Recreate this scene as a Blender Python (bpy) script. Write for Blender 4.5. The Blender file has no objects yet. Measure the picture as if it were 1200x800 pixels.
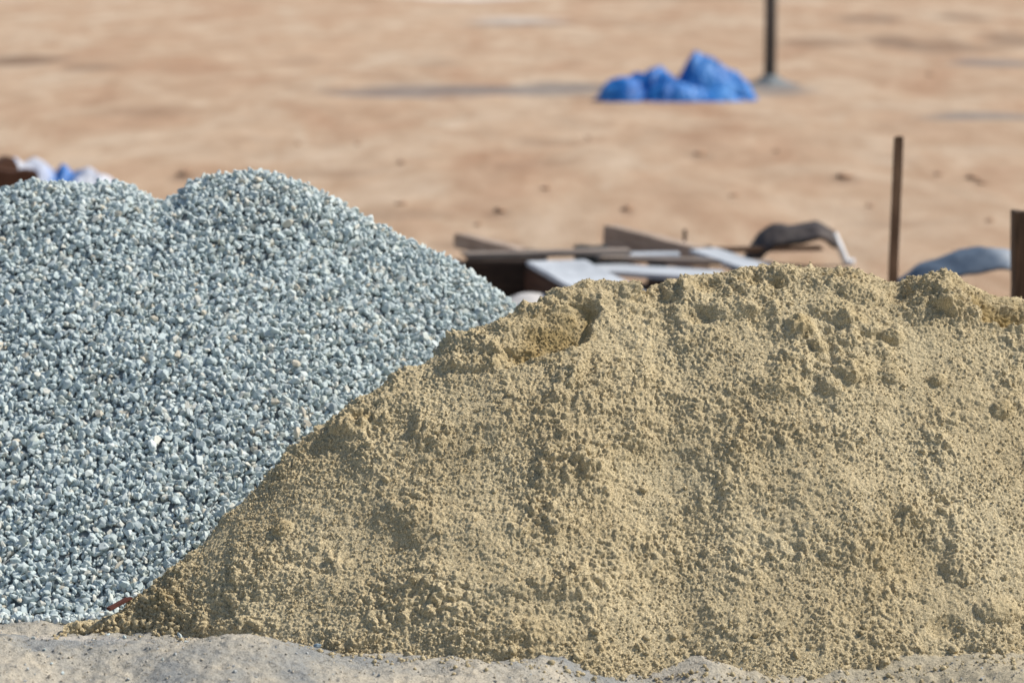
import bpy, bmesh, math, random
import numpy as np
from mathutils import Vector, Matrix

random.seed(11)
RNG = np.random.default_rng(7)
scene = bpy.context.scene
COL = scene.collection

# ------------------------------------------------------------------ camera model
FPX = 3333.33            # 100 mm lens on a 36 mm wide sensor, in 1200-px units
HC = 1.77                # eye height of the photographer
PITCH = math.atan(520 / FPX)
CP, SP = math.cos(PITCH), math.sin(PITCH)
PCP, PSP = CP, SP


def ray(px, py):
    a = (np.asarray(px, float) - 600) / FPX
    b = -(np.asarray(py, float) - 400) / FPX
    return a, CP + b * SP, -SP + b * CP


def at(px, py, Y):
    """world point seen in photo pixel (px,py) at ground distance Y"""
    a, f, u = ray(px, py)
    k = Y / f
    return a * k, Y + 0 * a, HC + u * k


def ground_at(px, py, z=0.0):
    a, f, u = ray(px, py)
    k = (z - HC) / u
    return float(a * k), float(f * k), z


# ------------------------------------------------------------------ noise
PERM = np.random.default_rng(3).permutation(256)
PERM = np.concatenate([PERM, PERM, PERM])
GR = np.random.default_rng(4).normal(size=(256, 3))
GR /= np.linalg.norm(GR, axis=1)[:, None]


def perlin(p):
    p = np.asarray(p, np.float64)
    i = np.floor(p).astype(np.int64)
    f = p - i
    i &= 255
    u = f * f * f * (f * (f * 6 - 15) + 10)
    out = np.zeros(len(p))
    for dx in (0, 1):
        wx = u[:, 0] if dx else 1 - u[:, 0]
        hx = PERM[(i[:, 0] + dx) & 255]
        for dy in (0, 1):
            wy = u[:, 1] if dy else 1 - u[:, 1]
            hy = PERM[hx + ((i[:, 1] + dy) & 255)]
            for dz in (0, 1):
                wz = u[:, 2] if dz else 1 - u[:, 2]
                g = GR[PERM[hy + ((i[:, 2] + dz) & 255)]]
                d = (g[:, 0] * (f[:, 0] - dx) + g[:, 1] * (f[:, 1] - dy)
                     + g[:, 2] * (f[:, 2] - dz))
                out += wx * wy * wz * d
    return out * 1.5


def noise(p, wl, off=0.0):
    return perlin(np.asarray(p) / wl + off)


def fbm(p, wl, octs=4, off=0.0, gain=.5):
    s, a = 0, 1.0
    for k in range(octs):
        s = s + a * noise(p, wl / 2 ** k, off + 17.3 * k)
        a *= gain
    return s


# ------------------------------------------------------------------ mesh helpers
def mesh_np(name, verts, polys, mat=None, smooth=True, attrs=None, parent=None):
    """verts (n,3); polys: list of (m,k) index arrays (k = 3 or 4)"""
    me = bpy.data.meshes.new(name)
    verts = np.ascontiguousarray(verts, np.float32)
    me.vertices.add(len(verts))
    me.vertices.foreach_set('co', verts.ravel())
    loops = np.concatenate([q.ravel() for q in polys]).astype(np.int32)
    tot = np.concatenate([np.full(len(q), q.shape[1], np.int32) for q in polys])
    start = np.concatenate([[0], np.cumsum(tot)[:-1]]).astype(np.int32)
    me.loops.add(len(loops))
    me.loops.foreach_set('vertex_index', loops)
    me.polygons.add(len(tot))
    me.polygons.foreach_set('loop_start', start)
    me.polygons.foreach_set('loop_total', tot)
    me.polygons.foreach_set('use_smooth', np.full(len(tot), bool(smooth)))
    me.update(calc_edges=True)
    me.validate()
    for an, (kind, data) in (attrs or {}).items():
        if kind == 'color':
            at_ = me.attributes.new(an, 'FLOAT_COLOR', 'POINT')
            at_.data.foreach_set('color', np.ascontiguousarray(data, np.float32).ravel())
        else:
            at_ = me.attributes.new(an, 'FLOAT', 'POINT')
            at_.data.foreach_set('value', np.ascontiguousarray(data, np.float32).ravel())
    if mat:
        me.materials.append(mat)
    o = bpy.data.objects.new(name, me)
    COL.objects.link(o)
    if parent:
        o.parent = parent
    return o


def grid_quads(nr, nc, flip=False):
    i = np.arange(nr * nc).reshape(nr, nc)
    q = np.stack([i[:-1, :-1], i[:-1, 1:], i[1:, 1:], i[1:, :-1]], -1).reshape(-1, 4)
    return q[:, ::-1] if flip else q


def grid_normals(P):
    du = np.gradient(P, axis=1)
    dv = np.gradient(P, axis=0)
    n = np.cross(du, dv)
    n /= np.linalg.norm(n, axis=-1)[..., None] + 1e-12
    return n


def scatter(templates, pos, rot, scl):
    """stack transformed copies of (verts,tris) templates into one vertex/face set"""
    tid = RNG.integers(0, len(templates), len(pos))
    V, F, I, base = [], [], [], 0
    for t, (tv, tf) in enumerate(templates):
        idx = np.nonzero(tid == t)[0]
        if not len(idx):
            continue
        v = tv[None] * scl[idx][:, None, :]
        v = np.einsum('nij,nkj->nki', rot[idx], v) + pos[idx][:, None, :]
        f = tf[None] + (np.arange(len(idx)) * len(tv))[:, None, None] + base
        V.append(v.reshape(-1, 3))
        F.append(f.reshape(-1, 3))
        I.append(np.repeat(idx, len(tv)))
        base += len(idx) * len(tv)
    return np.concatenate(V), np.concatenate(F), np.concatenate(I)


def rand_rot(n):
    q = RNG.normal(size=(n, 4))
    q /= np.linalg.norm(q, axis=1)[:, None]
    w, x, y, z = q.T
    return np.stack([np.stack([1 - 2 * (y * y + z * z), 2 * (x * y - z * w), 2 * (x * z + y * w)], -1),
                     np.stack([2 * (x * y + z * w), 1 - 2 * (x * x + z * z), 2 * (y * z - x * w)], -1),
                     np.stack([2 * (x * z - y * w), 2 * (y * z + x * w), 1 - 2 * (x * x + y * y)], -1)], 1)


def bm_arrays(bm):
    bmesh.ops.triangulate(bm, faces=bm.faces)
    bm.verts.ensure_lookup_table()
    v = np.array([x.co[:] for x in bm.verts])
    f = np.array([[q.index for q in fc.verts] for fc in bm.faces])
    bm.free()
    return v, f


def rock_template(seed, npts=15, bevel=0.0):
    r = np.random.default_rng(seed)
    p = r.normal(size=(npts, 3))
    p /= np.linalg.norm(p, axis=1)[:, None]
    p *= r.uniform(.8, 1.08, (npts, 1))
    p *= np.array([1.25, .95, .72]) * r.uniform(.85, 1.15, 3)
    bm = bmesh.new()
    for c in p:
        bm.verts.new(c)
    res = bmesh.ops.convex_hull(bm, input=bm.verts)
    loose = [v for v in bm.verts if not v.link_faces]
    bmesh.ops.delete(bm, geom=loose, context='VERTS')
    bmesh.ops.dissolve_limit(bm, angle_limit=.3, verts=bm.verts, edges=bm.edges)
    if bevel:
        bmesh.ops.bevel(bm, geom=list(bm.edges), offset=bevel, segments=1, affect='EDGES', clamp_overlap=True)
    bmesh.ops.recalc_face_normals(bm, faces=bm.faces)
    bm.verts.index_update()
    return bm_arrays(bm)


def blob_template(seed, sub, amp=.3):
    bm = bmesh.new()
    bmesh.ops.create_icosphere(bm, subdivisions=sub, radius=1)
    bm.verts.index_update()
    v, f = bm_arrays(bm)
    r = np.random.default_rng(seed)
    d = fbm(v, 1.1, 3, seed * 3.7 + .31)
    v = v * (1 + amp * d)[:, None] * r.uniform(.8, 1.15, 3)
    return v, f


# ------------------------------------------------------------------ material helpers
def lin(r, g, b):
    f = lambda c: (c / 255 / 12.92) if c <= 10 else ((c / 255 + .055) / 1.055) ** 2.4
    return (f(r), f(g), f(b), 1)


class NT:
    def __init__(s, name, rough=.9, spec=.2):
        s.m = bpy.data.materials.new(name)
        s.m.use_nodes = True
        s.t = s.m.node_tree
        s.b = s.t.nodes['Principled BSDF']
        s.b.inputs['Roughness'].default_value = rough
        s.b.inputs['Specular IOR Level'].default_value = spec
        s.tc = s.t.nodes.new('ShaderNodeTexCoord')

    def n(s, kind, **kw):
        x = s.t.nodes.new(kind)
        for k, v in kw.items():
            setattr(x, k, v)
        return x

    def l(s, a, b):
        s.t.links.new(a, b)

    def noise(s, scale, detail=4, rough=.55, stretch=None, dist=0):
        x = s.n('ShaderNodeTexNoise')
        x.inputs['Scale'].default_value = scale
        x.inputs['Detail'].default_value = detail
        x.inputs['Roughness'].default_value = rough
        x.inputs['Distortion'].default_value = dist
        src = s.tc.outputs['Object']
        if stretch:
            mp = s.n('ShaderNodeMapping')
            mp.inputs['Scale'].default_value = stretch
            s.l(src, mp.inputs['Vector'])
            src = mp.outputs[0]
        s.l(src, x.inputs['Vector'])
        return x.outputs['Fac']

    def ramp(s, fac, stops):
        r = s.n('ShaderNodeValToRGB')
        e = r.color_ramp.elements
        while len(e) < len(stops):
            e.new(.5)
        for k, (p, c) in enumerate(stops):
            e[k].position = p
            e[k].color = c if hasattr(c, '__len__') else (c, c, c, 1)
        s.l(fac, r.inputs[0])
        return r.outputs[0]

    def mix(s, fac, a, b, mode='MIX'):
        m = s.n('ShaderNodeMix', data_type='RGBA', blend_type=mode)
        for sock, v in ((m.inputs[0], fac), (m.inputs[6], a), (m.inputs[7], b)):
            if hasattr(v, 'links') or isinstance(v, bpy.types.NodeSocket):
                s.l(v, sock)
            else:
                sock.default_value = v
        return m.outputs[2]

    def attr(s, name, col=False):
        a = s.n('ShaderNodeAttribute', attribute_name=name)
        return a.outputs['Color' if col else 'Fac']

    def color(s, c):
        if isinstance(c, bpy.types.NodeSocket):
            s.l(c, s.b.inputs['Base Color'])
        else:
            s.b.inputs['Base Color'].default_value = c
        return s

    def bump(s, h, dist=.002, strength=1.0, prev=None):
        x = s.n('ShaderNodeBump')
        x.inputs['Distance'].default_value = dist
        x.inputs['Strength'].default_value = strength
        s.l(h, x.inputs['Height'])
        if prev:
            s.l(prev, x.inputs['Normal'])
        s.l(x.outputs[0], s.b.inputs['Normal'])
        return x.outputs[0]


def mat_sand():
    m = NT('sand', .95, .12)
    dry = m.ramp(m.noise(3.2, 5, .6), [(.35, (.515, .43, .272, 1)), (.65, (.605, .52, .345, 1))])
    grain = m.ramp(m.noise(330, 2, .7), [(.30, (.55, .50, .42, 1)), (.48, (.96, .95, .93, 1)), (.70, (1.34, 1.33, 1.30, 1))])
    c = m.mix(1.0, dry, grain, 'MULTIPLY')
    damp = m.mix(m.attr('damp'), c, (.38, .28, .125, 1))
    c2 = m.mix(.5, damp, m.mix(1.0, damp, grain, 'MULTIPLY'))
    m.color(c2)
    b = m.bump(m.noise(380, 3, .7), .0034, 1.0)
    m.bump(m.noise(160, 3, .6), .004, .6, b)
    return m.m


def mat_stone():
    m = NT('crushed_stone', .92, .12)
    tint = m.attr('tint', True)
    sp = m.ramp(m.noise(160, 4, .65), [(.3, .85), (.7, 1.1)])
    m.color(m.mix(1.0, tint, sp, 'MULTIPLY'))
    m.bump(m.noise(260, 3, .6), .0012, .5)
    return m.m


def mat_ground():
    m = NT('bare_ground', .95, .12)
    # the dry reddish dirt of the lot
    n1 = m.noise(1.0, 6, .62, stretch=(1, .3, 1), dist=.8)
    dirt = m.ramp(n1, [(.30, (.42, .27, .175, 1)), (.5, (.49, .355, .245, 1)), (.66, (.545, .43, .318, 1))])
    n2 = m.noise(3.2, 6, .65, stretch=(1, .28, 1), dist=.5)
    dirt = m.mix(.55, dirt, m.mix(1.0, dirt, m.ramp(n2, [(.33, (.70, .62, .55, 1)), (.62, (1.08, 1.08, 1.08, 1))]), 'MULTIPLY'))
    # the grey trodden grit in front of the heaps
    g1 = m.noise(3.6, 7, .62, dist=.4)
    grit = m.ramp(g1, [(.40, (.285, .292, .283, 1)), (.5, (.405, .383, .328, 1)), (.63, (.555, .497, .392, 1))])
    fine = m.ramp(m.noise(240, 3, .7), [(.3, .65), (.5, 1.0), (.75, 1.2)])
    grit = m.mix(1.0, grit, fine, 'MULTIPLY')
    grit = m.mix(1.0, grit, m.ramp(m.noise(70, 4, .7), [(.34, (.72, .70, .67, 1)), (.46, (1, 1, 1, 1))]), 'MULTIPLY')
    grit = m.mix(m.attr('spilt_sand'), grit, m.mix(1.0, (.46, .40, .275, 1), fine, 'MULTIPLY'))
    c = m.mix(m.attr('grit'), dirt, grit)
    c = m.mix(m.attr('grey_stain'), c, (.20, .19, .185, 1))
    c = m.mix(m.attr('dark_stain'), c, (.19, .125, .085, 1))
    c = m.mix(m.attr('pale_stain'), c, (.66, .62, .57, 1))
    m.color(c)
    b = m.bump(m.noise(220, 4, .7), .0025, .7)
    m.bump(m.noise(60, 5, .7), .012, .8, b)
    return m.m


def mat_wood(name, c0, c1, sc=6, rough=.8):
    m = NT(name, rough, .25)
    g = m.noise(sc, 6, .65, stretch=(1, 14, 14))
    s = m.noise(2.2, 4, .6)
    c = m.ramp(g, [(.3, c0), (.7, c1)])
    c = m.mix(.5, c, m.mix(1.0, c, m.ramp(s, [(.35, .55), (.65, 1.2)]), 'MULTIPLY'))
    m.color(c)
    m.bump(g, .003, .6)
    return m.m


def mat_sheet(name, c0, c1, rough=.5, spec=.4, scale=5):
    m = NT(name, rough, spec)
    m.color(m.ramp(m.noise(scale, 5, .6), [(.33, c0), (.67, c1)]))
    m.bump(m.noise(22, 4, .6), .01, .5)
    return m.m


def tag(o, label=None, cat=None, group=None, kind=None):
    if label: o['label'] = label
    if cat: o['category'] = cat
    if group: o['group'] = group
    if kind: o['kind'] = kind
    return o


# ------------------------------------------------------------------ ground
def front_profile():
    px = np.array([-200, 0, 60, 100, 150, 200, 250, 300, 340, 380, 430, 520, 600, 650, 690, 720, 760, 790, 830, 880, 930, 1000, 1050, 1100, 1150, 1200, 1400])
    py = np.array([741, 742, 751, 755, 755, 751, 746, 747, 756, 767, 774, 778, 780, 782, 800, 816, 818, 807, 795, 802, 812, 810, 804, 799, 792, 784, 776])
    return px, py


HUMP_Y = 6.40
_px, _py = front_profile()
_hx, _, _hz = at(_px, _py, HUMP_Y)


def hump(x, y):
    A = np.interp(x, _hx, _hz)
    # smooth in x
    A = (A + np.interp(x - .03, _hx, _hz) + np.interp(x + .03, _hx, _hz)) / 3
    A = A * np.clip(1 - (np.abs(x) - 1.6) / 1.5, 0, 1)
    d = y - HUMP_Y
    w = np.where(d > 0, .17, .34)
    return A * np.exp(-(d / w) ** 2)


def axis(fine0, fine1, fine, mid1, midmax, far, growth=1.06, g2=1.25):
    a = list(np.arange(fine0, fine1, fine))
    s, v = fine, a[-1]
    while v < far:
        s = min(s * growth, midmax) if v < mid1 else s * g2
        v += s
        a.append(v)
    return a


pos_x = axis(0, 1.42, .006, 11, .09, 3000)
xs = np.array([-v for v in pos_x[:0:-1]] + pos_x)
back = axis(0, .6, .03, 7, .4, 600, 1.15, 1.4)
ys = np.array([5.75 - v for v in back[:0:-1]] + axis(5.75, 7.1, .006, 62, .13, 3000))
X, Y = np.meshgrid(xs, ys)
P0 = np.stack([X, Y, 0 * X], -1).reshape(-1, 3)
x, y = P0[:, 0], P0[:, 1]
near = np.clip((8.2 - y) / 1.0, 0, 1) * np.clip((2.4 - np.abs(x)) / .8, 0, 1)
z = hump(x, y)
fade = np.exp(-np.hypot(x, y) / 400)
z += fade * (.022 * fbm(P0, 1.1, 3, 15.1) + .02 * fbm(P0, 2.6, 2, 5.1) + .05 * noise(P0, 9, 2.2)) * np.clip((y - 8) / 4, 0, 1)
# the rougher churned strip at the far right
churn = np.exp(-((y - 38) / 7.5) ** 2) * np.clip((x - 2.2) / 2.5, 0, 1)
z += churn * (.10 * np.abs(fbm(P0 * np.array([.6, 1, 1]), 1.6, 4, 9.3)) + .04)
bank = np.exp(-((y - 52) / 3.0) ** 2)
z += bank * .12 * (1 + .6 * fbm(P0, 4, 3, 1.7))
nm = near > 0
q = P0[nm]
z[nm] += near[nm] * (-.013 + .012 * fbm(q * np.array([.6, 1, 1]), .3, 3, 13.3) + .011 * fbm(q, .13, 3, 3.3) + .009 * np.abs(noise(q, .05, 6.1)) + .007 * np.abs(noise(q, .024, 8.8)) + .004 * np.abs(noise(q, .012, 2.8)))


def blobm(px, py, rx, ry, ang=0, soft=1.0, off=0.0):
    """an irregular patch on the ground, given by where it lies in the photo"""
    cx, cy, _ = ground_at(px, py)
    x0, _, _ = ground_at(px - rx, py)
    x1, _, _ = ground_at(px + rx, py)
    _, y0, _ = ground_at(px, py - ry)
    _, y1, _ = ground_at(px, py + ry)
    wx, wy = abs(x1 - x0) / 2, abs(y0 - y1) / 2
    dx = (x - cx)
    dy = (y - cy) + ang * dx
    r2 = (dx / wx) ** 2 + (dy / wy) ** 2
    ok = r2 < 9
    out = np.zeros(len(x))
    pq = P0[ok]
    nn = 1 + .55 * fbm(pq * np.array([1 / wx, 1 / wy, 1]) * .9, .8, 3, off + px * .013)
    out[ok] = np.clip(1.25 - r2[ok] * nn, 0, 1) ** soft
    return out


grey = np.zeros(len(x))
for a in [(560, 106, 150, 6, .25), (460, 112, 90, 4, .2), (1150, 141, 80, 5, 0), (1170, 78, 60, 4, 0), (600, 27, 70, 3, 0), (910, 107, 50, 8, 0),
          (660, 103, 60, 6, .1)]:
    grey = np.maximum(grey, blobm(*a) * .72)
dark = np.zeros(len(x))
for a, w in [((30, 70, 60, 5, 0), .85), ((105, 78, 40, 4, 0), .65), ((1020, 24, 44, 5), .75), ((1130, 24, 28, 5), .75), ((1050, 55, 34, 7), .7), ((1110, 60, 64, 7), .6), ((1185, 52, 40, 7), .6),
             ((960, 54, 55, 6), .5), ((215, 203, 14, 6), .6), ((300, 160, 60, 4), .2), ((600, 195, 25, 5), .25), ((585, 250, 20, 4), .4), ((735, 248, 10, 5), .35),
             ((990, 211, 18, 5), .5), ((1140, 212, 12, 5), .5), ((820, 182, 22, 5), .35), ((560, 282, 60, 6), .45), ((470, 250, 60, 7, .1), .3), ((640, 165, 50, 5), .3), ((400, 200, 60, 6), .25), ((180, 130, 80, 6), .25), ((1050, 262, 60, 6), .22),
             ((350, 70, 30, 6), .2), ((510, 75, 30, 6), .25), ((720, 25, 60, 6), .2), ((480, 92, 60, 5), .2), ((900, 0, 260, 2.2), .55), ((150, -1, 200, 2), .4), ((640, 190, 60, 4, .1), .22)]:
    dark = np.maximum(dark, blobm(*a, soft=1.0) * w)
pale = np.maximum(blobm(540, -1, 120, 3.0) * .95, blobm(605, 22, 60, 3) * .55)
pale = np.maximum(pale, blobm(40, 748, 130, 10) * .35)
gritw = np.clip((9.0 - y) / 1.2 + .3 * fbm(P0, .8, 3, 4.4), 0, 1)
spilt = np.clip((x - .45) / .25 + .9 * fbm(P0, .3, 3, 14.), 0, 1) * .75 * np.clip((y - 5.9) / .4, 0, 1) * np.clip((8.5 - y) / .5, 0, 1)
ground = mesh_np('ground', np.stack([x, y, z], -1), [grid_quads(len(ys), len(xs))], mat_ground(), True,
                 {'grit': ('f', gritw), 'spilt_sand': ('f', spilt), 'grey_stain': ('f', grey), 'dark_stain': ('f', dark), 'pale_stain': ('f', pale)})
tag(ground, kind='structure')
XS, YS, GZ = xs, ys, z.reshape(len(ys), len(xs))


def gz(px_, py_):
    """ground height by bilinear lookup"""
    px_ = np.atleast_1d(np.asarray(px_, float)); py_ = np.atleast_1d(np.asarray(py_, float))
    i = np.clip(np.searchsorted(XS, px_) - 1, 0, len(XS) - 2)
    j = np.clip(np.searchsorted(YS, py_) - 1, 0, len(YS) - 2)
    u = (px_ - XS[i]) / (XS[i + 1] - XS[i]); v = (py_ - YS[j]) / (YS[j + 1] - YS[j])
    return (GZ[j, i] * (1 - u) * (1 - v) + GZ[j, i + 1] * u * (1 - v) + GZ[j + 1, i] * (1 - u) * v + GZ[j + 1, i + 1] * u * v)


# ------------------------------------------------------------------ a heap with a crest line
class Heap:
    def __init__(s, prof, crest_depth, extra_l, extra_r, slope_f, slope_b, round_=.07, toe=.0, wide=.15, bury=(.10, 7)):
        s.bury = bury
        s.w = wide
        px = np.array([p[0] for p in prof], float)
        py = np.array([p[1] for p in prof], float)
        d = np.interp(px, [c[0] for c in crest_depth], [c[1] for c in crest_depth])
        X_, _, Z_ = at(px, py, d)
        s.kx = np.concatenate([[e[0] for e in extra_l], X_, [e[0] for e in extra_r]])
        s.kz = np.concatenate([[e[1] for e in extra_l], Z_, [e[1] for e in extra_r]])
        s.kd = np.concatenate([[e[2] for e in extra_l], d, [e[2] for e in extra_r]])
        s.sf, s.sb, s.e, s.toe = slope_f, slope_b, round_, toe

    def crest(s, x):
        def sm(k, w):
            return sum(np.interp(x + o * w, s.kx, k) * q for o, q in zip((-1, -.75, -.5, -.25, 0, .25, .5, .75, 1), (.04, .08, .13, .16, .18, .16, .13, .08, .04)))
        return np.maximum(sm(s.kz, .025), 0.004), sm(s.kd, .06), np.maximum(sm(s.kz, s.w), .004)

    def point(s, x, t):
        """t in [-1,1]: -1 front toe, 0 crest, 1 rear toe"""
        S1, yc, S = s.crest(x)
        run = np.where(t < 0, S / s.sf, S / s.sb) + .03
        e = s.e
        g = 1 - (np.sqrt(t * t + e * e) - e) / (math.sqrt(1 + e * e) - e)
        # slight toe flare
        g = g - s.toe * np.sin(np.pi * np.abs(t)) * (1 - g)
        zz = S * g + (S1 - S) * np.exp(-(t / .13) ** 2) - s.bury[0] * np.abs(t) ** s.bury[1]
        return np.stack([x + 0 * t, yc + t * run, zz], -1)


# ------------------------------------------------------------------ sand pile
sand = Heap([(88, 748), (110, 736), (140, 715), (170, 693), (200, 667), (225, 641), (250, 612), (290, 574), (330, 538), (365, 512), (400, 490), (418, 470), (440, 458),
             (470, 441), (500, 427), (540, 398), (570, 381), (600, 366), (640, 349), (665, 336), (690, 328), (715, 328), (733, 333), (748, 346), (760, 346), (775, 342),
             (800, 325), (822, 319), (870, 313), (940, 311), (1000, 315), (1030, 323), (1050, 334), (1062, 331), (1075, 326), (1100, 324), (1120, 330), (1150, 338), (1172, 345),
             (1200, 349)],
            [(88, 6.80), (200, 6.90), (400, 7.12), (690, 7.42), (900, 7.5), (1200, 7.5)],
            [(-1.25, -.02, 6.75)], [(1.75, .60, 7.45), (2.3, .28, 7.35), (2.75, .0, 7.3)], .80, .72, .06, .10, .12)

NXF = 1240
sx = np.concatenate([np.linspace(-1.10, 1.46, NXF), np.linspace(1.47, 2.75, 130)])
tf = np.concatenate([-np.linspace(1, 0, 570), np.linspace(0, 1, 150)[1:] ** 1.3])
TX, TT = np.meshgrid(sx, tf)
P = sand.point(TX, TT)
N = grid_normals(P)
# named lumps and hollows, where the photo shows them
flat = P.reshape(-1, 3)


def surf_at(px, py):
    """where the line of sight through (px,py) first meets the front of the sand"""
    a, f, u = ray(px, py)
    best = None
    for Yd in np.arange(6.3, 7.7, .01):
        k = Yd / f
        xx, zz = a * k, HC + u * k
        _, yc, S = sand.crest(np.array([xx]))
        S, yc = S[0], yc[0]
        run = S / sand.sf + .03
        t = (Yd - yc) / run
        if t > 0:
            break
        if t > -1:
            h = sand.point(np.array([xx]), np.array([t]))[0, 2]
            if zz <= h:
                return np.array([xx, Yd, zz])
    return np.array([a * Yd / f, Yd, HC + u * Yd / f])


D = np.zeros(len(flat))
damp = np.zeros(len(flat))
S_ = .00215
feat = [  # px, py, rx, ry (px), amplitude (m), damp
    (650, 392, 44, 22, -.012, .9), (662, 362, 14, 10, .008, .3), (610, 380, 40, 12, .012, 0), (640, 356, 40, 10, .014, 0), (690, 345, 30, 12, .012, 0),
    (600, 420, 60, 14, -.012, .25), (560, 425, 40, 10, .010, 0), (735, 345, 10, 10, .012, 0),
    (1180, 370, 34, 16, -.010, 1.0), (1185, 347, 20, 10, .008, 0), (1090, 338, 28, 14, .008, 0), (1055, 345, 16, 18, -.014, 0),
    (938, 382, 17, 14, .020, .5), (895, 378, 18, 14, -.012, .1), (975, 362, 28, 16, .014, .2), (1000, 372, 16, 10, .012, .2), (960, 405, 10, 8, .014, .2),
    (830, 335, 22, 12, -.012, .3), (880, 327, 16, 9, -.014, .35), (910, 332, 14, 8, -.012, .4), (985, 322, 24, 8, -.012, .3), (1015, 345, 30, 16, .012, 0),
    (920, 428, 16, 14, .013, .3), (1000, 432, 30, 20, .012, .2), (1020, 385, 24, 8, .012, 0), (1045, 395, 14, 8, .014, .2), (855, 360, 30, 14, .014, .1),
    (820, 370, 20, 12, -.010, .2), (1045, 440, 14, 12, .012, .2), (920, 450, 34, 24, .010, .25), (972, 455, 14, 10, .010, .2), (1175, 478, 14, 10, .014, .3),
    (1098, 445, 10, 8, .012, .2), (425, 490, 14, 9, -.016, .5), (408, 500, 22, 14, .014, .2), (330, 618, 12, 10, .016, .4), (480, 470, 40, 14, .010, 0),
    (455, 505, 34, 18, -.008, .1), (150, 700, 18, 8, .008, .2), (190, 705, 16, 12, .012, .4), (750, 470, 90, 40, .010, 0), (560, 560, 100, 60, -.012, 0),
    (1010, 600, 90, 60, .012, 0), (1060, 650, 60, 50, -.012, .15), (860, 630, 80, 60, -.010, 0), (430, 650, 60, 60, -.012, 0), (640, 690, 60, 14, .012, .1),
    (680, 700, 50, 30, .010, 0), (500, 680, 60, 20, .010, 0), (480, 610, 40, 30, .008, .1), (1120, 660, 16, 20, .012, .1), (1170, 715, 26, 16, .016, .2),
    (1110, 735, 20, 14, -.010, .2), (620, 740, 60, 14, .008, .1), (320, 680, 40, 20, .010, 0), (270, 735, 60, 12, .008, .1), (760, 560, 60, 40, -.008, 0)]
for k, (px, py, rx, ry, amp, dm) in enumerate(feat):
    c = surf_at(px, py)
    d = flat - c
    along = (d[:, 1] * .62 + d[:, 2] * .78) / (ry * S_ * 1.15)
    r2 = (d[:, 0] / (rx * S_)) ** 2 + along ** 2
    ok = (r2 < 4) & (TT.reshape(-1) < .15)
    qq = flat[ok]
    rr = r2[ok] * (1 + .45 * fbm(qq, .05, 3, k * 1.3))
    sh = np.clip(1.15 - np.abs(rr), 0, 1) ** .8
    D[ok] += (1.1 if px > 700 else .9) * amp * sh
    damp[ok] = np.maximum(damp[ok], dm * np.clip(1.2 - np.abs(rr) * 1.1, 0, 1))
# slumped scarps: below the lip the sand has slid away and bares a damp face
for lip, depth, reach, side in (([(704, 338), (706, 362), (694, 392), (664, 414), (622, 424), (585, 430)], .028, .12, -1),
                                ([(1120, 335), (1136, 352), (1152, 374), (1180, 386), (1225, 390)], .034, .11, 1)):
    pts = [surf_at(*q) for q in lip]
    ref = pts[0]
    uv = lambda p: np.stack([p[..., 0] - ref[0], (p[..., 1] - ref[1]) * .62 + (p[..., 2] - ref[2]) * .78], -1)
    L = uv(np.array(pts))
    sel = np.nonzero((np.abs(flat[:, 0] - L[:, 0].mean() - ref[0]) < .45) & (TT.reshape(-1) < .1))[0]
    Q2 = uv(flat[sel]) + .016 * np.stack([fbm(flat[sel], .07, 4, 71., .65), fbm(flat[sel], .07, 4, 72., .65)], -1)
    dmin = np.full(len(sel), 9.); sgn = np.zeros(len(sel)); endw = np.ones(len(sel))
    acc = 0; tot = np.linalg.norm(np.diff(L, axis=0), axis=1).sum()
    for a, b in zip(L[:-1], L[1:]):
        ab = b - a; ll = np.hypot(*ab)
        t_ = np.clip(((Q2 - a) @ ab) / ll ** 2, 0, 1)
        dd = np.linalg.norm(Q2 - a - t_[:, None] * ab, axis=1)
        cr = ab[0] * (Q2[:, 1] - a[1]) - ab[1] * (Q2[:, 0] - a[0])
        m_ = dd < dmin
        dmin[m_] = dd[m_]; sgn[m_] = np.sign(cr[m_]); endw[m_] = ((acc + t_ * ll) / tot)[m_]
        acc += ll
    ew = np.clip(np.minimum(endw, 1 - endw) * 5, 0, 1)
    inside = (sgn == side)
    prof_ = np.where(inside, np.clip(dmin / .022, 0, 1) * np.exp(-(dmin / reach) ** 1.4), 0)
    D[sel] -= depth * prof_ * ew
    lipb = np.where(~inside, np.exp(-(dmin / .03) ** 2), 0)
    D[sel] += .004 * lipb * ew
    damp[sel] = np.maximum(damp[sel], np.clip(1.1 * prof_ * ew, 0, 1) * np.clip(.75 + fbm(flat[sel], .08, 2, 73.), 0, 1))
# crumbly surface
lowf0 = noise(flat, .2, 80.)
rough = np.clip(.85 + .6 * fbm(flat, .35, 3, 2.0), .45, 1.4)
zrel = np.clip(flat[:, 2] / .8, 0, 1)
streak = flat * np.array([1, .8, .8])         # slumps run down the slope
D += .012 * fbm(flat, .55, 2, 7.7) + .006 * fbm(streak, .12, 3, 1.9)
warp = flat + .006 * np.stack([noise(flat, .03, 61.), noise(flat, .03, 62.), noise(flat, .03, 63.)], -1)
cl = np.clip(.55 + 1.5 * fbm(flat, .16, 3, 44.0), 0, 1.7)
D += rough * (.018 * np.abs(fbm(flat, .10, 3, 11.0)) * (.3 + 1.2 * zrel ** 1.5) * (.25 + cl) + .0135 * np.abs(fbm(warp, .042, 2, 5.5)) * cl + .0070 * np.abs(noise(warp, .021, 6.6)) * (.45 + .75 * cl)
              + .0062 * np.abs(noise(warp, .0125, 7.1)) * (.7 + .4 * cl) + .0040 * noise(flat, .0072, 8.3) + .0014 * noise(flat, .0045, 9.3))
D += .0010 * fbm(flat * np.array([1, .22, .22]) + .02 * np.stack([lowf0, lowf0, lowf0], -1), .03, 2, 81.)
D -= .007
lowf = fbm(flat, .12, 3, 21.0)
damp = np.clip(damp + .18 * np.clip(lowf - .25, 0, 1), 0, 1)
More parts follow.
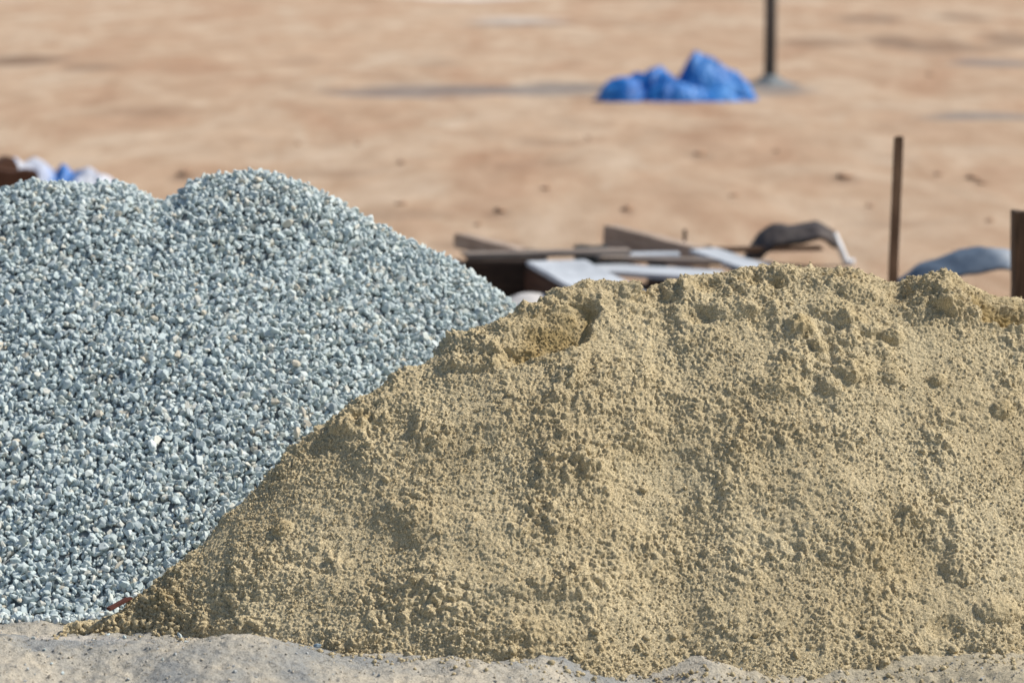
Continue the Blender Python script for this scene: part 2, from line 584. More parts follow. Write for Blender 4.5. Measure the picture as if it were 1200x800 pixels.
edge = np.clip((1 - np.abs(TT.reshape(-1))) * 12, 0, 1)
V = flat + N.reshape(-1, 3) * (D * (.25 + .75 * edge))[:, None]
nr, nc = TX.shape
Vg = V.reshape(nr, nc, 3)
Nd = grid_normals(Vg).reshape(-1, 3)
sq = grid_quads(nr, nc)
# loose crumbs on the slope and clods at its toe
front = np.nonzero((TT.reshape(-1) > -.985) & (TT.reshape(-1) < .12) & (TX.reshape(-1) > -1.02) & (TX.reshape(-1) < 1.46))[0]
w = np.clip(.8 + 1.0 * fbm(flat[front], .16, 3, 31.0), .15, None) * (1 + 1.5 * (TT.reshape(-1)[front] < -.85))
w /= w.sum()
nc1 = 44000
pick = RNG.choice(front, nc1, p=w)
size = .0012 + .0026 * RNG.random(nc1) ** 2.2 + .003 * (RNG.random(nc1) < .012)
cpos = V[pick] + Nd[pick] * (size * -.05)[:, None] + RNG.normal(size=(nc1, 3)) * .0015
b1 = [blob_template(100 + k, 2 if k < 0 else 1, .35) for k in range(8)]
cv, cf, ci = scatter(b1, cpos, rand_rot(nc1), (size[:, None] * RNG.uniform(.8, 1.2, (nc1, 3))))
toe = np.nonzero((TT.reshape(-1) < -.86) & (TT.reshape(-1) > -.99) & (TX.reshape(-1) < 1.46))[0]
mid = np.nonzero((TT.reshape(-1) < -.05) & (TT.reshape(-1) > -.9) & (TX.reshape(-1) < 1.46) & (TX.reshape(-1) > -.95))[0]
left = np.nonzero((TX.reshape(-1) < -.8) & (TX.reshape(-1) > -1.08) & (TT.reshape(-1) < -.3))[0]
pk2 = np.concatenate([RNG.choice(toe, 170), RNG.choice(mid, 60), RNG.choice(left, 150)])
sz2 = .004 + .007 * RNG.random(len(pk2)) ** 2
b2 = [blob_template(200 + k, 3, .42) for k in range(7)]
dv, df, di = scatter(b2, V[pk2] + Nd[pk2] * (sz2 * .05)[:, None], rand_rot(len(pk2)), sz2[:, None] * RNG.uniform(.75, 1.25, (len(pk2), 3)))
nfall = 700
fxs = RNG.uniform(-1.12, 1.44, nfall)
_, fyc, fS = sand.crest(fxs)
fys = fyc - (fS / sand.sf + .03) + .03 - np.abs(RNG.normal(size=nfall)) * .05
sz3 = .0018 + .006 * RNG.random(nfall) ** 3
ev, ef, ei = scatter(b1, np.stack([fxs, fys, gz(fxs, fys) + sz3 * .3], -1), rand_rot(nfall), sz3[:, None] * RNG.uniform(.8, 1.2, (nfall, 3)))
df = np.concatenate([df, ef + len(dv)]); dv = np.concatenate([dv, ev])
allv = np.concatenate([V, cv, dv])
dampall = np.concatenate([damp, damp[pick][ci] * .8, damp[pk2][di] * .8 + .1, np.full(len(ev), .1)])
M_SAND = mat_sand()
sand_ob = mesh_np('sand_pile', allv, [sq, cf + len(V), df + len(V) + len(cv)], M_SAND, True, {'damp': ('f', dampall)})
tag(sand_ob, 'large crumbly heap of yellow-brown building sand in front of the gravel', 'sand pile')

# ------------------------------------------------------------------ gravel pile
grav = Heap([(-20, 226), (0, 224), (40, 217), (90, 219), (140, 215), (158, 224), (176, 240), (196, 243), (212, 232), (226, 213), (260, 210), (310, 206), (350, 215), (400, 239),
             (450, 271), (500, 297), (540, 318), (580, 345), (620, 372), (700, 428)],
            [(-20, 8.45), (310, 8.45), (700, 8.35)],
            [(-3.4, .0, 8.2), (-2.9, .35, 8.3), (-2.2, .80, 8.45)], [(.75, .0, 8.25), (.8, -.02, 8.25)], .605, .62, .05, .03, .55, (.03, 3))
gx = np.linspace(-3.35, .78, 200)
gt = np.linspace(-1, 1, 120)
GX, GT = np.meshgrid(gx, gt)
GP = grav.point(GX, GT)
GP += grid_normals(GP) * (.02 * fbm(GP.reshape(-1, 3), .5, 3, 40.0)).reshape(GX.shape)[..., None]
GP -= grid_normals(GP) * .014
M_STONE = mat_stone()
mcore = NT('stone_dust', .95, .1)
mcore.color(mcore.ramp(mcore.noise(60, 4), [(.3, (.2, .22, .23, 1)), (.7, (.32, .345, .36, 1))]))
grav_ob = mesh_np('gravel_pile', GP.reshape(-1, 3), [grid_quads(len(gt), len(gx))], mcore.m, True)
tag(grav_ob, 'tall heap of pale blue-grey crushed stone behind and left of the sand', 'gravel pile')


def gravel_points(x0, x1, t0, t1, step, lift):
    """jittered hexagonal packing over the slope"""
    out = []
    nx = int((x1 - x0) / step)
    for i in range(nx):
        xx = x0 + (i + .5) * step
        _, yc, S = grav.crest(np.array([xx]))
        L = S[0] * math.hypot(1, 1 / (grav.sf if t0 < 0 else grav.sb)) + .03
        n = max(1, int(L * abs(t1 - t0) / (step * .9)))
        t = t0 + (np.arange(n) + (.25 if i % 2 else .75)) / n * (t1 - t0)
        out.append(np.stack([np.full(n, xx), t], -1))
    a = np.concatenate(out)
    a[:, 0] += RNG.normal(size=len(a)) * step * .33
    a[:, 1] += RNG.normal(size=len(a)) * .009
    a[:, 1] = np.clip(a[:, 1], -1.03, 1.03)
    p = grav.point(a[:, 0], a[:, 1])
    e = 1e-3
    pu = grav.point(a[:, 0] + e, a[:, 1]) - p
    pv = grav.point(a[:, 0], np.clip(a[:, 1] + e, -1.03, 1.03)) - p
    n_ = np.cross(pu, pv)
    n_ /= np.linalg.norm(n_, axis=1)[:, None] + 1e-12
    h = .02 * fbm(p, .5, 3, 40.0) + .006 * fbm(p, .07, 2, 50.0)
    return p + n_ * (h + lift + RNG.normal(size=len(p)) * .0035)[:, None], n_


sets = [gravel_points(-1.75, .45, -1.01, .10, .0146, -.007), gravel_points(-1.75, .45, -1.01, .10, .0153, .001), gravel_points(-1.75, .45, -1.0, .06, .034, .007),
        gravel_points(-3.35, -1.75, -1, 1, .024, -.002), gravel_points(-1.75, .74, .08, 1, .026, -.002), gravel_points(.45, .74, -1, .1, .022, -.002)]
gp = np.concatenate([q[0] for q in sets])
# spill at the foot
ns = 900
fx = RNG.uniform(-1.9, -.5, ns)
_, yc, S = grav.crest(fx)
fy = yc - S / grav.sf - .03 - np.abs(RNG.normal(size=ns)) * .028 + .03
spill = np.stack([fx, fy, gz(fx, fy) + .006], -1)
rx = RNG.uniform(-1.6, -.75, 46); ry = RNG.uniform(6.25, 6.85, 46)
gp = np.concatenate([gp, spill, np.stack([rx, ry, gz(rx, ry) + .003], -1)])
n = len(gp)
sc = np.clip(RNG.lognormal(math.log(.0086), .29, n), .0042, .0165)
sc[-46:] *= .55
sc3 = sc[:, None] * RNG.uniform(.82, 1.2, (n, 3))
tmpl = [rock_template(300 + k, 13 + k % 6, .10) for k in range(36)]
rv, rf, ri = scatter(tmpl, gp, rand_rot(n), sc3)
base = np.array([[.52, .585, .59], [.60, .645, .64], [.46, .525, .54], [.62, .61, .555], [.55, .585, .55], [.42, .475, .49], [.58, .53, .44], [.45, .27, .15]])
pr = np.array([.37, .22, .20, .06, .08, .05, .0199, .0001])
tint = base[RNG.choice(len(base), n, p=pr)] * (RNG.uniform(.90, 1.09, (n, 1)) * np.array([.99, 1.01, 1.0]))
tcol = np.concatenate([tint, np.ones((n, 1))], 1)[ri]
stones = mesh_np('crushed_stones', rv, [rf], M_STONE, False, {'tint': ('color', tcol)}, grav_ob)
tag(stones, kind='stuff')
print('stones', n, 'tris', len(rf), 'sand verts', len(allv), 'ground verts', len(x))

# grit and pebbles lying on the trodden ground in front
ng = 6000
px_ = RNG.uniform(-1.5, 1.5, ng); py_ = RNG.uniform(5.9, 7.0, ng)
sg = .0015 + .0038 * RNG.random(ng) ** 3
gpos = np.stack([px_, py_, gz(px_, py_) + sg * .3], -1)
gv, gf, gi = scatter([rock_template(500 + k, 12) for k in range(8)], gpos, rand_rot(ng), sg[:, None] * RNG.uniform(.8, 1.2, (ng, 3)))
gt_ = np.array([[.42, .38, .31], [.38, .36, .32], [.52, .46, .36], [.40, .42, .42], [.34, .30, .24]])[RNG.integers(0, 5, ng)]
grit = mesh_np('loose_grit', gv, [gf], M_STONE, False, {'tint': ('color', np.concatenate([gt_, np.ones((ng, 1))], 1)[gi])})
tag(grit, 'fine grit and pebbles strewn over the trodden ground in front of the heaps', 'grit', kind='stuff')


# ------------------------------------------------------------------ timber
def board(name, p0, p1, width, height, mat, label, cat, group=None, bevel=.004, bow=0.0, seed=0):
    """a length of timber from p0 to p1 (centres of its underside), with slightly weathered, uneven edges"""
    p0, p1 = Vector(p0), Vector(p1)
    d = p1 - p0
    L = d.length
    bm = bmesh.new()
    r = random.Random(seed)
    seg = max(4, int(L / .12))
    rows = []
    for i in range(seg + 1):
        t = i / seg
        row = []
        for (sy, sz) in ((-.5, 0), (.5, 0), (.5, 1), (-.5, 1)):
            row.append(bm.verts.new((t * L + (r.uniform(-.012, .012) if i in (0, seg) else 0), sy * width * (1 + r.uniform(-.03, .03)),
                                     sz * height * (1 + r.uniform(-.03, .03)) + bow * math.sin(math.pi * t))))
        rows.append(row)
    for a, b in zip(rows, rows[1:]):
        for k in range(4):
            bm.faces.new((a[k], b[k], b[(k + 1) % 4], a[(k + 1) % 4]))
    bm.faces.new(rows[0][::-1]); bm.faces.new(rows[-1])
    bmesh.ops.recalc_face_normals(bm, faces=bm.faces)
    sharp = [e for e in bm.edges if len(e.link_faces) == 2 and e.calc_face_angle() > .6]
    bmesh.ops.bevel(bm, geom=sharp, offset=bevel, segments=2, affect='EDGES')
    me = bpy.data.meshes.new(name)
    bm.to_mesh(me); bm.free()
    me.materials.append(mat)
    o = bpy.data.objects.new(name, me)
    COL.objects.link(o)
    o.location = p0
    xa = d.normalized()
    ya = Vector((0, 0, 1)).cross(xa)
    if ya.length < 1e-3: ya = Vector((0, 1, 0))
    ya.normalize()
    za = xa.cross(ya)
    o.matrix_world = Matrix.Translation(p0) @ Matrix((xa, ya, za)).transposed().to_4x4()
    return tag(o, label, cat, group)


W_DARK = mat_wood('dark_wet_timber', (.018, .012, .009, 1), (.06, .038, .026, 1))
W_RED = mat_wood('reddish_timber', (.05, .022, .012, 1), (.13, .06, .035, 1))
W_GREY = mat_wood('weathered_board', (.16, .13, .11, 1), (.36, .30, .25, 1))
W_PALE = mat_wood('pale_plank', (.28, .20, .145, 1), (.50, .40, .32, 1))
W_BROWN = mat_wood('brown_stake_timber', (.075, .045, .027, 1), (.27, .175, .11, 1))
W_WHITE = mat_wood('whitewashed_board', (.40, .43, .46, 1), (.64, .67, .70, 1), 4, .5)
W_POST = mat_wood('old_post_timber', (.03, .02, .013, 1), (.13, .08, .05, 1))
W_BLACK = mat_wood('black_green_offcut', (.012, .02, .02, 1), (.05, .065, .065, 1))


def w(px, py, Y):
    a, b, c = at(px, py, Y)
    return (float(a), float(b), float(c))


def wx(px, Y, z):
    """point at photo column px, distance Y, height z"""
    return (float((px - 600) / FPX * (Y * PCP + (HC - z) * PSP)), Y, z)


TG = 'loose boards of the timber heap'
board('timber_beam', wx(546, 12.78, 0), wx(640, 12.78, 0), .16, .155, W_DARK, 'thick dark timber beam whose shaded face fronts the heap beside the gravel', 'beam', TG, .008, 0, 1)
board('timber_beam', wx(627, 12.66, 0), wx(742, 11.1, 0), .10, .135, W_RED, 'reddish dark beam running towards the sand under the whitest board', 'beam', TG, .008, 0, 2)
board('timber_board', wx(652, 12.66, .140), wx(732, 11.45, .142), .27, .022, W_WHITE, 'broad whitewashed board on the reddish beam, nearest to the sand', 'board', TG, .003, 0, 3)
board('timber_board', wx(690, 12.82, .093), wx(838, 12.55, .093), .25, .024, W_WHITE, 'whitewashed board lying across the middle of the heap, half behind the sand', 'board', TG, .003, 0, 4)
board('timber_board', wx(543, 12.80, .158), wx(735, 12.94, .158), .10, .022, W_GREY, 'long grey weathered board lying level along the top of the dark beam', 'board', TG, .003, .0, 5)
board('timber_board', wx(700, 13.02, .118), wx(905, 13.05, .09), .09, .02, W_GREY, 'grey weathered board continuing to the right behind the white boards', 'board', TG, .003, .0, 15)
board('timber_board', wx(733, 13.14, .112), wx(796, 13.16, .112), .12, .022, W_WHITE, 'short white board end between the weathered board and the upright plank', 'board', TG, .003, 0, 6)
board('timber_board', wx(824, 13.3, .116), wx(908, 12.7, .078), .15, .022, W_WHITE, 'narrow white board slanting down to the right towards the sand', 'board', TG, .003, 0, 7)
board('timber_plank', wx(540, 14.15, .04), wx(612, 13.44, .05), .075, .07, W_PALE, 'pale plank on edge sticking up at the left end of the heap', 'plank', TG, .004, 0, 8)
board('timber_plank', wx(714, 14.1, .045), wx(822, 13.43, .012), .085, .115, W_PALE, 'pale plank on edge in the middle with its brown end facing out', 'plank', TG, .004, 0, 9)
board('timber_offcut', wx(598, 13.2, 0), wx(640, 13.18, 0), .09, .14, W_BLACK, 'blackish offcut lying on the left end of the weathered board', 'offcut', TG, .003, 0, 10)
board('timber_offcut', wx(674, 13.45, 0), wx(714, 13.45, 0), .09, .13, W_BLACK, 'blackish offcut tucked behind the boards beside the upright plank', 'offcut', TG, .003, 0, 11)
board('timber_offcut', wx(794, 13.9, 0), wx(834, 13.9, 0), .09, .075, W_BLACK, 'blackish offcut at the right of the heap near the small peg', 'offcut', TG, .003, 0, 12)
board('timber_lath', wx(836, 13.86, .05), wx(964, 13.66, .085), .05, .024, W_BROWN, 'thin brown lath jutting out to the right under the dark curled sheet', 'lath', TG, .003, 0, 13)
# supports that carry the raised boards
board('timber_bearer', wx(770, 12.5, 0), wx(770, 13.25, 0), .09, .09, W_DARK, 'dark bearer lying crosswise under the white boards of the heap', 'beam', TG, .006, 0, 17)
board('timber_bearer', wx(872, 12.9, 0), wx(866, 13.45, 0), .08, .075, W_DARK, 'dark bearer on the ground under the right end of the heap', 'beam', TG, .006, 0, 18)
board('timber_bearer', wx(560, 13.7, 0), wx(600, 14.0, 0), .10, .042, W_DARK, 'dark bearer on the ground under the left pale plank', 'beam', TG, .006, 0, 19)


def stake(name, px, ytop, Yd, width, depth, mat, label, cat, lean=0.0, seed=0, slant=.0, ragged=.01):
    """a sawn post driven into the ground"""
    r = random.Random(seed)
    bx_, by_, bz_ = wx(px, Yd, 0.0)
    _, _, ztop = at(px, ytop, Yd)
    g = float(gz(bx_, Yd)[0])
    z0, z1 = g - .12, float(ztop)
    seg = 14
    bm = bmesh.new()
    rows = []
    prof = [(-.5, -.5), (-.1, -.5), (.12, -.47), (.5, -.5), (.5, .5), (-.5, .5)]
    for i in range(seg + 1):
        t = i / seg
        zz = z0 + (z1 - z0) * t
        ox = lean * (zz - z0) + .0025 * math.sin(5 * t + seed)
        row = []
        for (a, b) in prof:
            tz = (r.uniform(-ragged, ragged) + slant * a) if i == seg else 0
            row.append(bm.verts.new((ox + a * width * (1 + r.uniform(-.035, .035)), b * depth * (1 + r.uniform(-.03, .03)), zz - z0 + tz)))
        rows.append(row)
    K = len(prof)
    for a, b in zip(rows, rows[1:]):
        for k in range(K):
            bm.faces.new((a[k], a[(k + 1) % K], b[(k + 1) % K], b[k]))
    bm.faces.new(rows[0][::-1]); bm.faces.new(rows[-1])
    bmesh.ops.recalc_face_normals(bm, faces=bm.faces)
    sharp = [e for e in bm.edges if len(e.link_faces) == 2 and e.calc_face_angle() > .8]
    bmesh.ops.bevel(bm, geom=sharp, offset=.003, segments=2, affect='EDGES')
    me = bpy.data.meshes.new(name)
    bm.to_mesh(me); bm.free()
    me.materials.append(mat)
    o = bpy.data.objects.new(name, me)
    COL.objects.link(o)
    # grain runs along local X in the wood material, so the post is modelled lying down and stood up
    me.transform(Matrix.Rotation(math.pi / 2, 4, 'Y'))
    o.matrix_world = Matrix.Translation((bx_, by_, z0)) @ Matrix.Rotation(-math.pi / 2, 4, 'Y')
    return tag(o, label, cat)


stake('wooden_stake', 1044.5, 159, 11.6, .037, .03, W_BROWN, 'thin upright brown wooden stake standing behind the right part of the sand', 'stake', .012, 3)
stake('wooden_post', 1202, 248, 10.2, .112, .09, W_POST, 'thick dark wooden post cut off by the right edge of the photo', 'post', -.01, 5, -.01, .008)
stake('wooden_peg', 802, 270, 13.8, .016, .016, W_DARK, 'tiny dark peg standing up behind the timber heap', 'peg', 0, 8)


# ------------------------------------------------------------------ pole with its footing
def lathe(name, prof, seg, mat, parent=None, wob=0.0, seed=0, loc=(0, 0, 0)):
    ang = np.linspace(0, 2 * np.pi, seg, endpoint=False)
    R = np.array([p[0] for p in prof]); Z = np.array([p[1] for p in prof])
    A, RR = np.meshgrid(ang, R)
    _, ZZ = np.meshgrid(ang, Z)
    pts = np.stack([np.cos(A) * RR, np.sin(A) * RR, ZZ], -1).reshape(-1, 3)
    if wob:
        f_ = 1 + wob * fbm(pts, .25, 4, seed + .4)
        pts[:, :2] *= f_[:, None]; pts[:, 2] *= f_
    i = np.arange(len(prof) * seg).reshape(len(prof), seg)
    q = np.stack([i[:-1], np.roll(i, -1, 1)[:-1], np.roll(i, -1, 1)[1:], i[1:]], -1).reshape(-1, 4)
    o = mesh_np(name, pts, [q], mat, True, None, parent)
    o.location = loc
    return o


gxp, gyp, _ = ground_at(902, 101)
zp = float(gz(gxp, gyp)[0])
pole = bpy.data.objects.new('utility_pole', None); COL.objects.link(pole); pole.location = (gxp, gyp, zp)
tag(pole, 'tall dark pole rising out of the top of the photo beside the blue tarp', 'pole')
mp = NT('dark_pole', .6, .4)
mp.color(mp.ramp(mp.noise(3, 5, .6, stretch=(6, 6, 1)), [(.3, (.035, .03, .028, 1)), (.7, (.13, .115, .105, 1))]))
lathe('shaft', [(.0, -.2), (.058, -.2), (.057, 1.0), (.054, 3.0), (.05, 4.4), (.0, 4.42)], 20, mp.m, pole)
mf = NT('grey_cement', .9, .2)
mf.color(mf.ramp(mf.noise(9, 5), [(.3, (.12, .14, .15, 1)), (.7, (.20, .22, .23, 1))]))
ft = lathe('footing', [(0.02, .10), (.07, .095), (.11, .065), (.18, .03), (.27, .008), (.34, -.03)], 40, mf.m, pole, .25, 4)


# ------------------------------------------------------------------ crumpled tarps
def tarp(name, loc, wid, dep, lumps, mat, label, seed, cre=.03, nx=150, ny=100, attr=None):
    """a cloth heap: folds thrown over a few sharp ridges, thin cloth lying on the ground at its rim"""
    u = np.linspace(-.5, .5, nx); v = np.linspace(-.5, .5, ny)
    U, Vv = np.meshgrid(u, v)
    Xx, Yy = U * wid, Vv * dep
    Hh = np.zeros_like(Xx)
    for (cx, cy, rx, ry, h, ang, sharp) in lumps:
        dx, dy = Xx - cx, Yy - cy
        ca, sa = math.cos(ang), math.sin(ang)
        a, b = dx * ca + dy * sa, (-dx * sa + dy * ca) / ry
        r0, r1 = rx if isinstance(rx, tuple) else (rx, rx)
        a = np.where(a > 0, a / r1, a / r0)
        r = np.abs(a) + np.abs(b) if sharp > 1 else np.sqrt(a * a + b * b)
        if sharp == 3:      # a long fold with a steep front
            hh = h * np.interp(a, [-1, 0, .9, 1], [0, 1, .36, 0]) * np.clip(1 - np.abs(b), 0, 1) ** .5
        else:
            hh = h * np.clip(1 - r, 0, 1) ** (.75 if sharp > 1 else .55)
        Hh = np.maximum(Hh, hh)
    pp = np.stack([Xx, Yy, 0 * Xx], -1).reshape(-1, 3)
    ridged = (.5 - np.abs(fbm(pp, .22, 4, seed)))
    shape = np.clip(Hh / .08, 0, 1)
    Hh = Hh + cre * ridged.reshape(Xx.shape) * shape
    rim = np.minimum(1, np.minimum(.5 - np.abs(U), .5 - np.abs(Vv)) * 12)
    on = (Hh > .012)
    outl = np.clip(Hh, .004, None)
    wob = fbm(pp, .18, 3, seed + 3).reshape(Xx.shape) * .03
    Q = np.stack([Xx + wob, Yy + np.roll(wob, 9, 0), outl], -1)
    quads = grid_quads(ny, nx)
    keep = on.reshape(-1)[quads].any(1)
    quads = quads[keep]
    used, inv = np.unique(quads, return_inverse=True)
    quads = inv.reshape(quads.shape)
    pv = Q.reshape(-1, 3)[used]
    attrs = None
    if attr:
        attrs = {k: ('f', f(pv)) for k, f in attr.items()}
    quads = np.concatenate([quads[:, [0, 1, 2]], quads[:, [0, 2, 3]]])
    o = mesh_np(name, pv, [quads], mat, nx > 60, attrs)
    o.location = loc
    sol = o.modifiers.new('thickness', 'SOLIDIFY'); sol.thickness = .006; sol.offset = 1
    return tag(o, label, 'tarp')


mt = NT('blue_tarpaulin', .5, .4)
mt.color(mt.ramp(mt.noise(3.2, 5, .6), [(.3, (.006, .09, .36, 1)), (.55, (.018, .18, .54, 1)), (.74, (.12, .33, .68, 1))]))
mt.bump(mt.noise(16, 5, .6), .02, .6)
tx, ty, _ = ground_at(796, 122)
tarp('blue_tarp', (tx, ty + .32, float(gz(tx, ty + .32)[0])), 1.5, .9,
     [(.16, .02, (.22, .52), .20, .43, -.10, 3), (.24, .10, (.3, .42), .24, .34, -.04, 3), (-.16, .03, .24, .28, .29, .6, 1), (-.33, .05, .24, .24, .22, -.4, 1), (-.48, -.08, .22, .26, .21, .2, 1),
      (-.05, -.20, .26, .18, .17, .1, 1), (.10, -.24, .30, .12, .11, 0, 1), (.38, -.22, .24, .12, .08, .3, 1)], mt.m,
     'crumpled bright blue tarp heaped on bare ground beside the pole', 2.3, .06, 56, 34)

mw = NT('white_blue_sheeting', .5, .4)
st = mw.attr('blue_part')
mw.color(mw.mix(st, mw.ramp(mw.noise(6, 4), [(.3, (.40, .44, .54, 1)), (.7, (.58, .60, .64, 1))]), (.05, .19, .52, 1)))
mw.bump(mw.noise(18, 4), .02, .5)
bx0, by0, _ = wx(52, 16.6, 0)
tarp('crumpled_sheet', (bx0, by0, float(gz(bx0, by0)[0])), 1.15, .6,
     [(-.06, 0, .28, .24, .27, .3, 1), (-.16, -.05, .26, .30, .27, -.4, 1), (.10, -.02, .22, .2, .25, .2, 2), (.25, -.04, .26, .2, .22, .2, 1), (-.24, -.1, .16, .16, .18, .2, 1)],
     mw.m, 'crumpled white and blue sheeting just behind the left crest of the gravel', 5.3, .06, 110, 90,
     {'blue_part': lambda p: np.clip(np.maximum(np.exp(-((p[:, 0] - .12) / .09) ** 2), np.exp(-((p[:, 0] + .24) / .08) ** 2)) * 1.6 - .2 + .4 * fbm(p, .1, 2, 3.0), 0, 1)})
board('timber_offcut', wx(-25, 16.3, .11), wx(17, 16.45, .22), .12, .085, W_RED, 'brown block of wood beside the crumpled white and blue sheeting', 'offcut', None, .01, 0, 31)
board('timber_offcut', wx(-10, 16.15, .0), wx(44, 16.2, .0), .10, .235, W_RED, 'dark timber lying in front of the crumpled white and blue sheeting', 'beam', None, .01, 0, 32)


# curled sheets: a strip of thick sheeting that follows a bent line
def curled(name, pts, Yd, depth, mat, thick=.006, parent=None, taper=None, seed=0, skew=0.0, droop=0.0):
    P_ = np.array([at(a, b, Yd) for a, b in pts], float)
    tt = np.concatenate([[0], np.cumsum(np.linalg.norm(np.diff(P_, axis=0), axis=1))]); tt /= tt[-1]
    n_ = 60
    ti = np.linspace(0, 1, n_)
    C = np.stack([np.interp(ti, tt, P_[:, k]) for k in range(3)], -1)
    for _ in range(3):
        C[1:-1] = (C[:-2] + 2 * C[1:-1] + C[2:]) / 4
    m_ = 16
    rows = []
    for j in range(m_):
        s = j / (m_ - 1) - .5
        d = depth if taper is None else depth * np.interp(ti, [a for a, _ in taper], [b for _, b in taper])
        q = C.copy()
        q[:, 1] += s * d
        q[:, 0] += skew * s * d
        q[:, 2] += .022 * fbm(q, .2, 3, seed + .7) - np.abs(s) ** 2 * .03 - droop * np.clip(-s, 0, 1) * 2
        rows.append(q)
    Q = np.stack(rows, 0)
    Q[..., 2] = np.maximum(Q[..., 2], .004)
    o = mesh_np(name, Q.reshape(-1, 3), [grid_quads(m_, n_)], mat, True, {'lit_end': ('f', np.clip((np.tile(ti, m_) - .55) / .22 + .5 * fbm(Q.reshape(-1, 3), .12, 3, 4.), 0, 1))}, parent)  # the attribute weights a painted sunlit end, rising along the strip
    sol = o.modifiers.new('thickness', 'SOLIDIFY'); sol.thickness = thick; sol.offset = 0
    return o


M_RUB = mat_sheet('dark_rubber_sheet', (.03, .026, .025, 1), (.085, .07, .065, 1), .7, .25)
M_STRIP = mat_sheet('pale_strap', (.55, .58, .62, 1), (.72, .74, .76, 1), .5)
o = curled('curled_sheet', [(874, 303), (884, 289), (893, 277), (907, 269), (930, 270), (946, 266), (958, 263), (970, 267), (979, 274)], 13.85, .26, M_RUB, .022, None,
           [(0, .5), (.3, 1), (.8, .9), (1, .35)], 3, 0, .05)
tag(o, 'dark curled sheet bulging up at the right end of the timber heap', 'sheet')
c = curled('pale_strap', [(978, 273), (983, 285), (988, 298), (995, 316), (1000, 330)], 13.85, .05, M_STRIP, .026, o, None, 4, .3)
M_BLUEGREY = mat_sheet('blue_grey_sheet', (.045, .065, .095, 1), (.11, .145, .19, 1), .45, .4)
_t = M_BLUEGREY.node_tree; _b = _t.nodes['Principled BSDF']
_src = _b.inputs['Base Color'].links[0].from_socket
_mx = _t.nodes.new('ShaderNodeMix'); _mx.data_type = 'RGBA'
_at = _t.nodes.new('ShaderNodeAttribute'); _at.attribute_name = 'lit_end'
_t.links.new(_at.outputs['Fac'], _mx.inputs[0]); _t.links.new(_src, _mx.inputs[6]); _mx.inputs[7].default_value = (.42, .46, .50, 1)  # sunlight on the sheet's right end put into its colour as pale grey
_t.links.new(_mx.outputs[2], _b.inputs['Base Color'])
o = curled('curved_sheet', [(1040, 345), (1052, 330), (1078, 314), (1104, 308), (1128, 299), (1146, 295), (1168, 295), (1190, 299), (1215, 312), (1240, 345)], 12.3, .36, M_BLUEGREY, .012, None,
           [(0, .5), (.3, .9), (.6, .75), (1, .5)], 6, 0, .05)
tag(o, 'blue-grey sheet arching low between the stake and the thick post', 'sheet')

# pale cement heap behind the gravel
hx, hy, _ = wx(606, 12.0, 0)
mc = NT('pale_cement', .9, .15)
mc.color(mc.ramp(mc.noise(7, 5), [(.3, (.42, .41, .40, 1)), (.7, (.60, .585, .57, 1))]))
o = lathe('cement_heap', [(.0, .11), (.06, .105), (.12, .085), (.2, .05), (.30, .015), (.36, -.02)], 40, mc.m, None, .3, 9, (hx, hy, float(gz(hx, hy)[0])))
tag(o, 'low pale grey heap on the ground between gravel flank and dark beam', 'heap')

# ------------------------------------------------------------------ small loose pieces
M_BRICK = mat_wood('red_brown_splinter', (.06, .02, .014, 1), (.12, .042, .03, 1), 20)
p = w(126, 716, 6.77); q_ = w(152, 702, 6.86)
board('wood_splinter', p, q_, .016, .008, M_BRICK, 'red-brown wood splinter wedged between the gravel and the left toe of sand', 'splinter', None, .002, 0, 41)
ax, ay, _ = wx(906, 6.37, 0); bx_, by_, _ = wx(929, 6.40, 0)
M_TWIG = mat_wood('pinkish_chip', (.26, .12, .08, 1), (.42, .22, .15, 1), 20)
board('wood_chip', (ax, ay, float(gz(ax, ay)[0]) + .001), (bx_, by_, float(gz(bx_, by_)[0]) + .004), .009, .006, M_TWIG, 'small reddish wood chip lying on the ground at the front of the sand', 'wood chip', None, .001, 0, 42)

px3, py3, pz3 = at(372, 756, 6.50)
tv, tf_ = rock_template(901, 16, .1)
mpb = NT('bluish_stone', .7, .2); mpb.color(mpb.ramp(mpb.noise(60, 4), [(.3, (.16, .22, .27, 1)), (.7, (.24, .31, .36, 1))]))
o = mesh_np('pebble', tv * .0085, [tf_], mpb.m, False)
o.location = (float(px3), 6.50, max(float(gz(px3, 6.50)[0]), float(pz3)))
tag(o, 'single small bluish pebble lying at the foot of the sand', 'pebble')

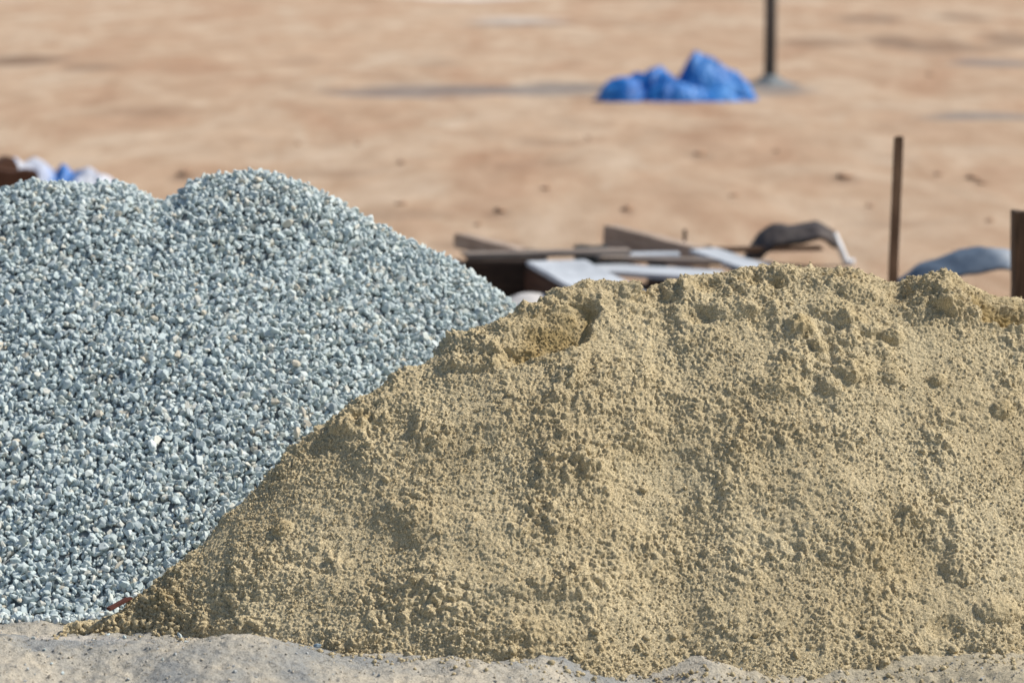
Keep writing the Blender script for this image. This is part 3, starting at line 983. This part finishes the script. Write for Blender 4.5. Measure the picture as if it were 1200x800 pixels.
# clods of dirt out on the lot: one built, the rest copied
mcl = NT('dirt_clod', .95, .1)
mcl.color(mcl.ramp(mcl.noise(14, 4), [(.3, (.34, .21, .13, 1)), (.7, (.46, .31, .21, 1))]))
spots = [(216, 201, .055), (990, 210, .06), (1140, 211, .055), (1150, 216, .04), (586, 248, .045), (735, 247, .045), (820, 181, .05), (560, 262, .03), (640, 221, .04), (910, 178, .03),
         (1100, 205, .035), (1020, 240, .03), (470, 190, .03), (420, 170, .03), (690, 160, .03), (1090, 90, .05), (470, 240, .03), (350, 165, .03), (860, 230, .03), (1160, 262, .03)]
src = None
for k, (px, py, r) in enumerate(spots):
    cx, cy, _ = ground_at(px, py)
    if src is None:
        tv, tf_ = blob_template(77, 3, .5)
        src = o = mesh_np('dirt_clod', tv * np.array([1, 1, .6]), [tf_], mcl.m, True)
    else:
        o = src.copy(); COL.objects.link(o)
    o.location = (cx, cy, float(gz(cx, cy)[0]) + r * .2)
    r *= .75
    o.scale = (r * random.uniform(.8, 1.4), r, r * random.uniform(.6, 1))
    o.rotation_euler = (0, 0, random.uniform(0, 6))
    tag(o, 'small brown clod of dirt lying on the bare reddish ground of the lot', 'dirt clod', 'clods of dirt on the lot')

# ------------------------------------------------------------------ light
EL, AZ = math.radians(46), math.radians(81)      # azimuth clockwise from the view direction
world = bpy.data.worlds.new('World'); scene.world = world; world.use_nodes = True
nt = world.node_tree
bg = nt.nodes['Background']
sky = nt.nodes.new('ShaderNodeTexSky'); sky.sky_type = 'NISHITA'; sky.sun_disc = False
sky.sun_elevation = EL; sky.sun_rotation = AZ
nt.links.new(sky.outputs[0], bg.inputs[0]); bg.inputs[1].default_value = .095
sl = bpy.data.lights.new('sun', 'SUN'); sl.energy = 4.2; sl.angle = math.radians(.53); sl.color = (1, .93, .83)
so = bpy.data.objects.new('sun', sl); COL.objects.link(so)
to_sun = Vector((math.cos(EL) * math.sin(AZ), math.cos(EL) * math.cos(AZ), math.sin(EL)))
so.rotation_euler = (-to_sun).to_track_quat('-Z', 'Y').to_euler()
so.location = to_sun * 30

# ------------------------------------------------------------------ camera
cd = bpy.data.cameras.new('camera'); co = bpy.data.objects.new('camera', cd); COL.objects.link(co)
co.location = (0, 0, HC); co.rotation_euler = (math.pi / 2 - PITCH, 0, 0)
cd.sensor_width = 36; cd.sensor_fit = 'HORIZONTAL'; cd.lens = 100
cd.clip_start = .1; cd.clip_end = 6000
cd.dof.use_dof = True; cd.dof.focus_distance = 7.05; cd.dof.aperture_fstop = 2.8
scene.camera = co
vs = scene.view_settings
vs.view_transform = 'Standard'; vs.look = 'None'; vs.gamma = 1; vs.exposure = 0.27
try: vs.use_curve_mapping = False
except Exception: pass
